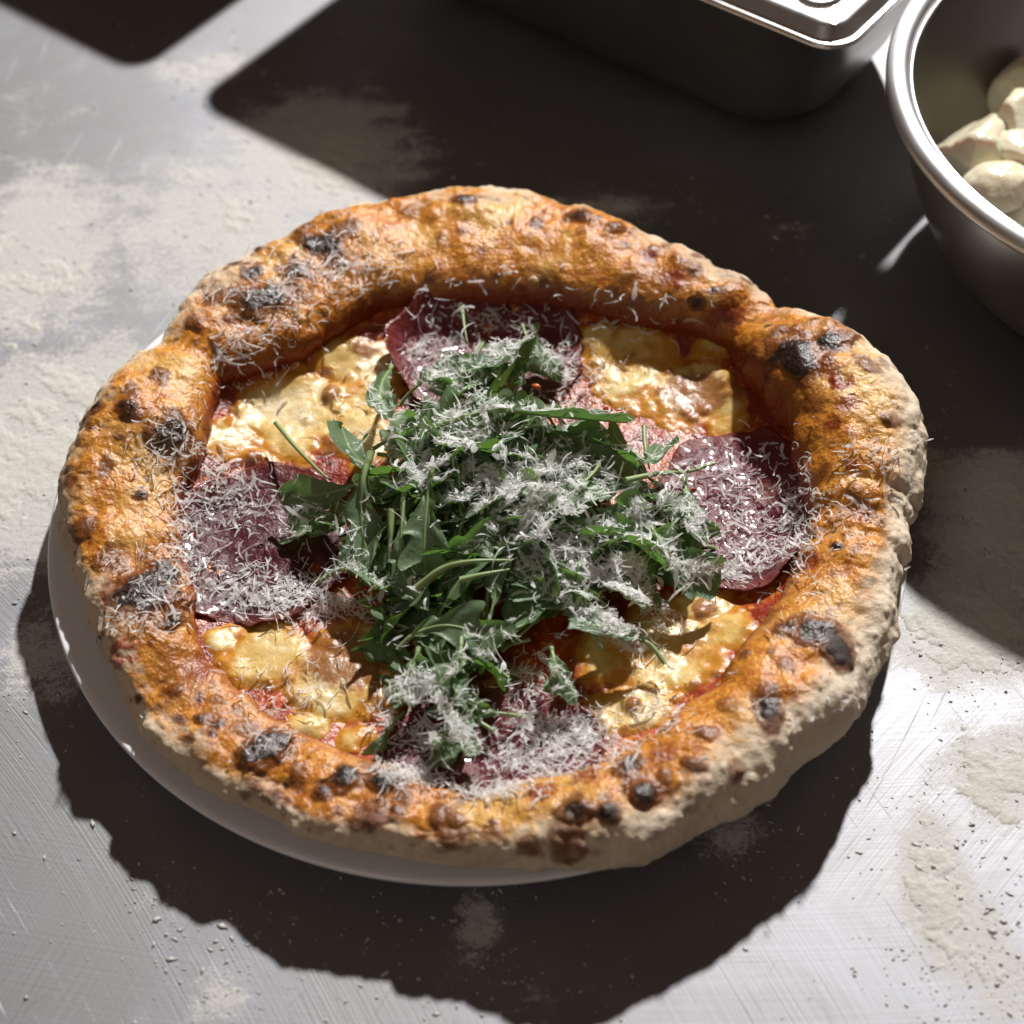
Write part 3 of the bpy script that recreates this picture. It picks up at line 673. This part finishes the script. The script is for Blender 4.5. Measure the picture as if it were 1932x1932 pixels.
def surf_at(x, y):
    i = np.clip(((x-gx[0])/S), 0, GN-2); j = np.clip(((y-gx[0])/S), 0, GN-2); a = i.astype(int); b = j.astype(int)
    return SURF[a, b]
def build_ham(px, py, rx, ry, seed, rot, lift):
    c = at(px, py, 0.026); ax = np.linalg.norm(at(px+rx, py, .026)-c); ay = np.linalg.norm(at(px, py+ry, .026)-c)
    n, m = 46, 150; u = np.linspace(0.02, 1, n); th = np.linspace(0, 2*np.pi, m, endpoint=False); U, T = np.meshgrid(u, th, indexing='ij')
    D = np.stack([np.cos(T), np.sin(T), 0*T+seed], -1); rad = 0.97+0.11*fbm(D*1.5, 2, seed)+0.06*fbm(D*4.5, 3, seed+5)
    X = c[0]+U*rad*ax*np.cos(T); Y = c[1]+U*rad*ay*np.sin(T)
    P = np.stack([X, Y, 0*X], -1); z = surf_at(X, Y)
    k = np.array([0.0]); zs = z.copy()
    for _ in range(6): zs = 0.5*zs+0.25*np.roll(zs, 1, 1)+0.25*np.roll(zs, -1, 1)
    e = U**5; wav = fbm(D*2.6+U[..., None]*0.6, 2, seed+9)
    z = zs+0.0008+0.0013*fbm(P*55, 3, seed)+0.0006*fbm(P*230, 3, seed+1)+e*(0.0006+lift*np.clip(np.sin(T-rot), 0, 1)**2+0.0028*wav)
    r = np.hypot(X, Y)
    V = np.stack([X, Y, z], -1); Vb = V.copy(); Vb[..., 2] -= 0.0009
    V = np.vstack([V.reshape(-1, 3), Vb.reshape(-1, 3)]); F1 = grid_faces(n, m, wrap_m=True); F2 = F1[:, ::-1]+n*m
    a = (n-1)*m+np.arange(m); b = (n-1)*m+(np.arange(m)+1) % m
    F3 = np.stack([a, a+n*m, b+n*m, b], -1)
    at_ = np.tile(U.ravel()**3, 2)
    return mesh_np('ham', V, [F1, F2, F3, np.arange(m)[None, ::-1]], {'edge': at_})
for (px, py, rx, ry, sd, rot, lift, lab) in (
        (920, 668, 195, 116, 3, 1.2, .007, 'cured ham slice at the back, its far edge curled up against the crust'),
        (490, 1022, 190, 162, 4, 0.3, .002, 'dark cured ham slice left of the arugula, dusted with grated cheese'),
        (1392, 955, 165, 165, 5, 4.2, .004, 'purple cured ham slice right of the arugula'),
        (925, 1398, 215, 115, 6, 4.9, .004, 'cured ham slice in front of the arugula, mostly under grated cheese')):
    part('ham_slice', build_ham(px, py, rx, ry, sd, rot, lift), M['ham_dark' if sd == 4 else 'ham'], lab)

# ------------------------------------------------------------------ arugula
HB = [(930, 880, 180, 130, .022), (1050, 960, 160, 140, .018), (820, 960, 130, 135, .017), (930, 1080, 160, 120, .013), (1150, 1040, 105, 100, .010), (930, 680, 80, 50, .004),
      (880, 1270, 110, 80, .007), (1270, 1010, 50, 70, .005), (690, 900, 50, 70, .007)]
HBW = [(at(a, b, .03)[:2], np.linalg.norm(at(a+c_, b, .03)-at(a, b, .03)), np.linalg.norm(at(a, b+d_, .03)-at(a, b, .03)), h) for a, b, c_, d_, h in HB]
def heap(x, y):
    s = 0.0
    for c, ax, ay, h in HBW: s = s+(h*np.exp(-0.75*(((x-c[0])/ax)**2+((y-c[1])/ay)**2)))**2
    return 0.0275+np.sqrt(s)
def pix_on_heap(px, py, dz=0.0):
    z = 0.035
    for _ in range(6):
        p = at(px, py, z); z = 0.5*z+0.5*(float(heap(p[0], p[1]))+dz)
    return at(px, py, z)
ALL_V, ALL_F, OFF = [], [], 0
def collect(V, F):
    global OFF
    for f in F if isinstance(F, list) else [F]: ALL_F.extend((f+OFF).tolist())
    ALL_V.append(V); OFF += len(V)
rl = np.random.default_rng(7)
def make_leaf(C, width, blade0, lobes, depth, cup, roll, label, group=None, pale=False, stem_r=0.0009, name='arugula_leaf', seed=0):
    """C: control points from the cut end of the stem to the leaf tip; blade0: where along it the blade starts"""
    n = 64; Pm = spline(C, n); rg = np.random.default_rng(seed+100)
    root = empty(name, Pm[0]); tag(root, label, 'arugula', group)
    T = np.gradient(Pm, axis=0); T /= np.linalg.norm(T, axis=1)[:, None]+1e-12
    up = np.array([0, 0, 1.0]); Sd = np.cross(T, up); bad = np.linalg.norm(Sd, axis=1) < 0.25
    Sd[bad] = np.cross(T[bad], np.array([0.3, -1.0, 0.2])); Sd /= np.linalg.norm(Sd, axis=1)[:, None]+1e-12
    for _ in range(8): Sd = (Sd+np.roll(Sd, 1, 0)+np.roll(Sd, -1, 0)); Sd /= np.linalg.norm(Sd, axis=1)[:, None]+1e-12
    Nm = np.cross(Sd, T); t = np.linspace(0, 1, n)
    rr = roll+0.5*np.sin(t*2.2+seed); Sd, Nm = np.cos(rr)[:, None]*Sd+np.sin(rr)[:, None]*Nm, -np.sin(rr)[:, None]*Sd+np.cos(rr)[:, None]*Nm
    b = np.clip((t-blade0)/(1-blade0), 0, 1)
    if blade0 < 0.97:
        k = b > 0; idx = np.where(k)[0]; bb = b[idx]
        env = np.sin(np.pi*np.clip(bb, 0, 1)**1.25)**0.75*(0.45+0.75*bb)
        W = 11; js = np.linspace(-1, 1, W); V = np.zeros((len(idx), W, 3)); ac = np.tile(js, (len(idx), 1))
        for q, j in enumerate(js):
            side = 0 if j < 0 else 1
            ph = 0.35*side+rg.uniform(-.05, .05)
            notch = (0.5+0.5*np.cos(2*np.pi*(lobes*bb+ph)))**1.6
            w = width*env*(1-depth*notch*sstep(0.98, 0.7, bb))+0.0004
            fwd = width*0.55*env*(1-notch)*abs(j)**1.5
            ruff = 0.0011*math.sin(3*j+seed)*np.sin(bb*9+seed*1.7+j*2)+0.0007*np.sin(bb*23+j*4+seed)
            V[:, q] = Pm[idx]+Sd[idx]*(w*j)[:, None]+T[idx]*fwd[:, None]+Nm[idx]*(cup*abs(j)**1.6*w+ruff*abs(j))[:, None]
        F = grid_faces(len(idx), W); V2 = V.reshape(-1, 3)
        collect(V2, F)
        me = mesh_np('leaf_blade', V2-Pm[0], F, {'across': ac.ravel()})
        link('leaf_blade', me, M['leaf_pale' if pale else 'leaf'], root)
    rad = stem_r*(1-0.72*t)*np.where(t < blade0, 1, 0.8); V, F = tube(Pm-Nm*0.0002, rad, 6)
    collect(V, F[:1]); link('stem', mesh_np('stem', V-Pm[0], F), M['stem'], root)
    return root
def px_leaf(pts, width_px, blade0, label, lobes=3, depth=.5, cup=.25, roll=0.0, pale=False, stem_r=.0010, seed=0):
    C = [pix_on_heap(x, y, dz+0.003) for x, y, dz in pts]
    make_leaf(C, width_px*0.00026, blade0, lobes, depth, cup, roll, label, 'arugula leaves and stems on the pizza', pale, stem_r, 'arugula_leaf' if blade0 < 0.97 else 'arugula_sprig', seed)
# leaves of the heap that cannot be told apart
HEAPLAB = ['dark green arugula leaf tangled in the main heap at the middle of the pizza', 'arugula leaf in the small front cluster just behind the front ham slice',
           'arugula leaf lying on the rear ham slice behind the heap', 'arugula leaf under grated cheese at the right edge, on the right ham slice',
           'dark arugula leaf at the left slope of the heap, beside the left ham slice', 'shaded arugula leaf low at the front foot of the heap', 'arugula leaf under thick grated cheese on the right front slope of the heap']
for k in range(156):
    if k < 78: cx, cy = rl.normal(945, 105), rl.normal(945, 75)
    elif k < 92: cx, cy = rl.normal(870, 70), rl.normal(1220, 60)
    elif k < 100: cx, cy = rl.normal(930, 55), rl.normal(690, 28)
    elif k < 110: cx, cy = rl.normal(1240, 30), rl.normal(1000, 45)
    elif k < 118: cx, cy = rl.normal(760, 40), rl.normal(930, 60)
    elif k < 128: cx, cy = rl.normal(960, 90), rl.normal(1110, 45)
    elif k < 140: cx, cy = rl.normal(1110, 45), rl.normal(1060, 40)
    else: cx, cy = rl.normal(850, 90), rl.normal(1110, 40)
    c = at(cx, cy, 0.035)[:2]; a = rl.uniform(0, 2*np.pi); L = rl.uniform(0.032, 0.058) if k < 78 else rl.uniform(.022, .036); pts = []
    lift = rl.uniform(-0.008, 0.001); bend = rl.uniform(-0.7, 0.7); arch = rl.uniform(0.0, 0.006)
    for u in np.linspace(-0.5, 0.5, 5):
        aa = a+bend*u; q = c+L*u*np.array([math.cos(aa), math.sin(aa)])
        pts.append((q[0], q[1], float(heap(q[0], q[1]))+lift+arch*(1-4*u*u)+rl.normal()*0.0012))
    make_leaf(pts, rl.uniform(0.0070, 0.0135), rl.uniform(0.12, 0.35), rl.choice([2, 3, 4]), rl.uniform(.35, .7), rl.uniform(.05, .6), rl.uniform(-.7, .7),
              HEAPLAB[0 if k < 78 else 1 if k < 92 else 2 if k < 100 else 3 if k < 110 else 4 if k < 118 else 5 if k < 128 or k >= 140 else 6], 'arugula leaves in the heap', False, 0.0008, seed=k)
px_leaf([(520, 797, .002), (560, 845, .004), (605, 890, .004), (625, 905, .003)], 1, 1.0, 'thin straight arugula stem sticking out up left over the yellow cheese')
px_leaf([(690, 905, .004), (640, 925, .006), (590, 935, .005), (530, 941, .002)], 34, .12, 'light green arugula leaf pointing left over the left ham slice', 2, .25, .2, 0.5, True, seed=1)
px_leaf([(735, 900, .0), (690, 880, .006), (660, 845, .012), (645, 805, .014)], 36, .15, 'dark upright arugula leaf at the upper left of the heap', 2, .35, .2, -0.5, seed=2)
px_leaf([(700, 850, .010), (685, 905, .010), (682, 960, .006), (690, 1030, .003), (722, 1075, .002)], 34, .10, 'arugula leaf with pale thick midrib hanging towards the viewer at left', 3, .55, .15, 0.2, seed=3, stem_r=.0016)
px_leaf([(738, 960, .008), (737, 1010, .007), (733, 1062, .004)], 1, 1.0, 'short pale cut arugula stem hanging at the left front of the heap', stem_r=.0014)
px_leaf([(762, 930, .008), (757, 1020, .008), (760, 1080, .006), (805, 1150, .002)], 22, .02, 'narrow arugula leaf ending in a curved stem at the left front', 3, .6, .2, 0.0, seed=4)
px_leaf([(815, 880, .010), (805, 960, .010), (800, 1030, .008), (802, 1085, .004)], 38, .08, 'dark arugula leaf with a light midrib right of the hanging stems', 3, .5, .3, 0.1, seed=5)
px_leaf([(785, 1110, .010), (835, 1072, .013), (890, 1058, .013), (962, 1056, .010)], 1, 1.0, 'upper of two pale arugula stems crossing the front of the heap', stem_r=.0014)
px_leaf([(868, 1094, .012), (910, 1083, .012), (962, 1073, .010)], 1, 1.0, 'lower of two pale arugula stems crossing the front of the heap', stem_r=.0012)
px_leaf([(870, 705, .004), (910, 690, .006), (950, 668, .007), (992, 645, .005)], 42, .05, 'pale broad arugula leaf lying on the rear ham slice', 1, .1, .25, 0.1, True, seed=6)
px_leaf([(872, 578, .005), (876, 612, .005), (882, 645, .003)], 1, 1.0, 'tiny green stem standing against the rear crust wall', stem_r=.0008)
px_leaf([(985, 612, .004), (993, 632, .004), (1000, 650, .002)], 1, 1.0, 'second tiny green stem right of the pale leaf on the rear ham', stem_r=.0008)
px_leaf([(830, 800, .006), (930, 775, .009), (1050, 785, .009), (1130, 792, .007), (1185, 797, .004)], 42, .15, 'long arugula leaf pointing right along the rear of the heap', 3, .3, .25, 0.3, True, seed=7)
px_leaf([(1180, 906, .008), (1240, 893, .010), (1300, 888, .008), (1352, 872, .006)], 1, 1.0, 'long pale stem reaching right over the right ham slice', stem_r=.0012)
px_leaf([(1215, 803, .006), (1218, 845, .006), (1226, 885, .004)], 1, 1.0, 'upright green stem at the right end of the heap', stem_r=.0010)
px_leaf([(1225, 990, .006), (1260, 1040, .009), (1300, 1075, .007), (1356, 1110, .002)], 38, .08, 'pale arugula leaf drooping at lower right, tip over the cheese', 2, .25, .3, -0.3, True, seed=8)
px_leaf([(1255, 1252, .001), (1225, 1215, .003), (1180, 1195, .006), (1120, 1178, .006), (1075, 1165, .005)], 30, .30, 'light arugula leaf with stem trailing over the lower right cheese', 2, .35, .2, 0.2, True, seed=9)
px_leaf([(750, 1225, .003), (785, 1195, .006), (840, 1180, .006), (900, 1195, .004), (935, 1230, .002)], 46, .20, 'oak shaped arugula leaf at the front of the heap', 3, .65, .15, 0.0, seed=10)
px_leaf([(870, 1200, .006), (865, 1240, .006), (840, 1275, .004), (805, 1310, .002)], 48, .15, 'dark lobed arugula leaf hanging over the front ham slice', 2, .6, .2, -0.2, seed=11)
px_leaf([(790, 1220, .004), (780, 1260, .004), (770, 1300, .002), (785, 1330, .001)], 30, .1, 'small dark arugula leaf at the left end of the front leaves', 2, .5, .2, 0.2, seed=12)
px_leaf([(1040, 1220, .004), (1048, 1255, .005), (1055, 1285, .004), (1045, 1310, .002)], 30, .05, 'small green leaf standing at the right of the front ham slice', 2, .4, .2, 0.1, seed=13)
px_leaf([(850, 1330, .003), (855, 1360, .004), (860, 1385, .003), (850, 1410, .002)], 34, .05, 'arugula leaf lowest on the front ham, crusted with grated cheese', 2, .4, .2, 0.1, seed=14)
px_leaf([(740, 690, .004), (722, 720, .008), (718, 755, .008), (735, 795, .006)], 22, .05, 'curled dark leaf at the rear left corner of the heap', 2, .3, .5, 0.4, seed=15)
px_leaf([(640, 1000, .004), (615, 985, .004), (600, 990, .003), (592, 1002, .001)], 20, .05, 'small leaf tip left of the hanging leaves over the dark ham', 1, .2, .3, 0.0, seed=16)
px_leaf([(760, 980, .004), (720, 1000, .004), (690, 1040, .003), (660, 1080, .001)], 44, .10, 'broad dark leaf in shade at the lower left of the heap', 2, .5, .2, 0.0, seed=17)
px_leaf([(1190, 850, .006), (1220, 870, .007), (1245, 850, .005), (1270, 835, .002)], 26, .1, 'small dark leaf beside the upright stem over the right ham', 2, .4, .3, 0.2, seed=18)
px_leaf([(1290, 900, .003), (1300, 950, .005), (1310, 990, .005), (1335, 1020, .003)], 34, .05, 'light leaf under grated cheese on the right ham slice', 3, .5, .2, 0.1, True, seed=19)

# ------------------------------------------------------------------ grated cheese
def build_grated():
    for ob in [pizza]+list(pizza.children):
        if ob.type != 'MESH': continue
        me = ob.data; v = np.empty(len(me.vertices)*3, np.float32); me.vertices.foreach_get('co', v); v = v.reshape(-1, 3)
        f = np.empty(len(me.loops), np.int32); me.loops.foreach_get('vertex_index', f)
        if ob.name.startswith('ham') :
            collect(v, [f[:45*150*4].reshape(-1, 4)])
        elif ob.name.startswith(('crust', 'tomato', 'melted')): collect(v, [f.reshape(-1, 4)])
    bvh = BVHTree.FromPolygons(np.vstack(ALL_V).tolist(), ALL_F)
    G = [(900, 790, 120, 40, 330), (840, 860, 90, 45, 430), (960, 890, 95, 55, 480), (1070, 850, 90, 45, 260), (1100, 1000, 95, 55, 480), (1150, 1085, 90, 45, 480), (1010, 960, 60, 45, 220), (1180, 1160, 60, 28, 170),
         (1290, 1000, 45, 60, 330), (1060, 720, 55, 35, 230), (890, 650, 85, 45, 380), (820, 690, 55, 35, 180), (800, 900, 50, 30, 110), (1230, 930, 50, 40, 120), (1010, 640, 60, 30, 120),
         (430, 945, 65, 36, 240), (490, 1110, 85, 30, 290), (590, 1010, 45, 30, 90), (345, 1020, 26, 60, 190), (640, 1125, 65, 30, 300), (560, 1150, 60, 22, 160), (430, 1080, 50, 40, 80),
         (1400, 890, 75, 40, 130), (1450, 1020, 75, 40, 260), (1380, 1075, 60, 24, 200), (1505, 960, 34, 50, 170), (1360, 960, 50, 40, 50),
         (780, 1350, 55, 35, 380), (850, 1385, 55, 40, 330), (1040, 1385, 75, 35, 400), (1010, 1435, 75, 20, 230), (930, 1485, 60, 18, 200), (770, 1455, 50, 20, 230), (1000, 1290, 60, 35, 130), (1110, 1390, 45, 38, 200),
         (500, 560, 90, 50, 170), (640, 490, 90, 45, 190), (560, 520, 60, 25, 70), (460, 700, 75, 38, 170), (310, 830, 60, 45, 80), (290, 1080, 60, 40, 60), (265, 1170, 60, 25, 80), (300, 900, 40, 60, 40),
         (1640, 850, 60, 28, 60), (1600, 960, 60, 35, 60), (1500, 1080, 45, 60, 45), (1570, 1320, 70, 50, 20), (540, 1310, 80, 45, 110), (1170, 1405, 40, 28, 80), (1250, 1340, 60, 35, 90), (1200, 1225, 45, 28, 80),
         (870, 1260, 60, 30, 60), (650, 870, 60, 30, 40), (520, 1410, 50, 20, 40), (400, 880, 40, 20, 60), (1210, 640, 80, 25, 40), (950, 1100, 300, 280, 120), (900, 1000, 480, 360, 160), (1640, 900, 60, 120, 20), (700, 480, 60, 40, 30)]
    rg = np.random.default_rng(5); VV, FF, o = [], [], 0; SEG = 6
    for (gx_, gy_, sx, sy, cnt) in G:
        wide = cnt <= 80 or sx > 200
        for k in range(int(cnt*(1.6 if 700 < gx_ < 1240 and 740 < gy_ < 1180 else 0.82))):
            px, py = gx_+rg.normal()*sx*0.75, gy_+rg.normal()*sy*0.75
            p = at(px, py, 0.04)
            hz = bvh.ray_cast(Vector((p[0], p[1], 0.12)), Vector((0, 0, -1)))
            # aim again at the height found, so that dust falls where it is meant
            if hz[0] is None: continue
            p = at(px, py, hz[0].z); hz = bvh.ray_cast(Vector((p[0], p[1], 0.12)), Vector((0, 0, -1)))
            if hz[0] is None: continue
            c = np.array(hz[0]); n = np.array(hz[1]); n = n if n[2] > 0 else -n
            n = 0.6*n+0.4*np.array([0, 0, 1]); n /= np.linalg.norm(n)
            a = rg.uniform(0, 2*np.pi); t = np.array([math.cos(a), math.sin(a), 0]); t -= n*(t@n); t /= np.linalg.norm(t)
            t = t+n*rg.normal()*0.28; t /= np.linalg.norm(t)
            s = np.cross(n, t); s /= np.linalg.norm(s)
            kind = rg.random()
            big = 1.0 if 700 < gx_ < 1240 and 740 < gy_ < 1180 else 0.6
            if kind < .28: L, w = rg.uniform(.0010, .0030), rg.uniform(.00025, .00060)
            elif kind < .76: L, w = rg.uniform(.003, .009), rg.uniform(.00016, .00034)
            elif kind < .92: L, w = rg.uniform(.004, .010), rg.uniform(.0004, .0008)*big
            elif kind < .97: L, w = rg.uniform(.010, .016), rg.uniform(.00014, .0003)
            else: L, w = rg.uniform(.006, .012), rg.uniform(.0006, .0012)*big
            curl = 1.0 if rg.random() < 0.8 else 2.6; k1 = rg.normal()*0.55*curl; k2 = rg.normal()*0.55*curl; tw = rg.normal()*1.2; tw0 = rg.normal()*0.45
            u = np.linspace(-0.5, 0.5, SEG+1); ang1 = k1*u*2; ang2 = k2*u*2
            dl = L/SEG; dirs = (np.cos(ang1)*np.cos(ang2))[:, None]*t+np.sin(ang1)[:, None]*s+(np.sin(ang2)*np.cos(ang1))[:, None]*n
            path = np.cumsum(dirs, 0)*dl; path = path-path[SEG//2]+c+n*(0.0004+abs(rg.normal())*0.0010)
            ww = w*np.clip(1.3-(np.abs(u)*2)**4*0.75, 0.3, 1)*(1+0.30*rg.normal(size=SEG+1))
            tt = tw0+tw*u; sd = np.cos(tt)[:, None]*s+np.sin(tt)[:, None]*n
            v = np.empty((SEG+1, 2, 3)); v[:, 0] = path-sd*ww[:, None]; v[:, 1] = path+sd*ww[:, None]
            VV.append(v.reshape(-1, 3)); FF.append(grid_faces(SEG+1, 2)+o); o += 2*(SEG+1)
    return mesh_np('grated_cheese', np.vstack(VV), np.vstack(FF))
tag(link('grated_cheese', build_grated(), M['grated']), 'fine white shreds of grated hard cheese strewn over arugula, ham and crust', 'grated cheese', kind='stuff')
# chili flakes
for k, (px, py, z, lab) in enumerate(((1307, 926, .034, 'orange chili flake on the right ham slice'), (1148, 772, .050, 'orange chili flake on the rear of the arugula heap, right'),
                                      (1012, 730, .047, 'orange chili flake on the rear of the arugula heap, middle'))):
    o = link('chili_flake', mozz_mesh(90+k, .0019, .0014, .0012), M['chili']); o.location = at(px, py, z); tag(o, lab, 'chili flake', 'chili flakes')
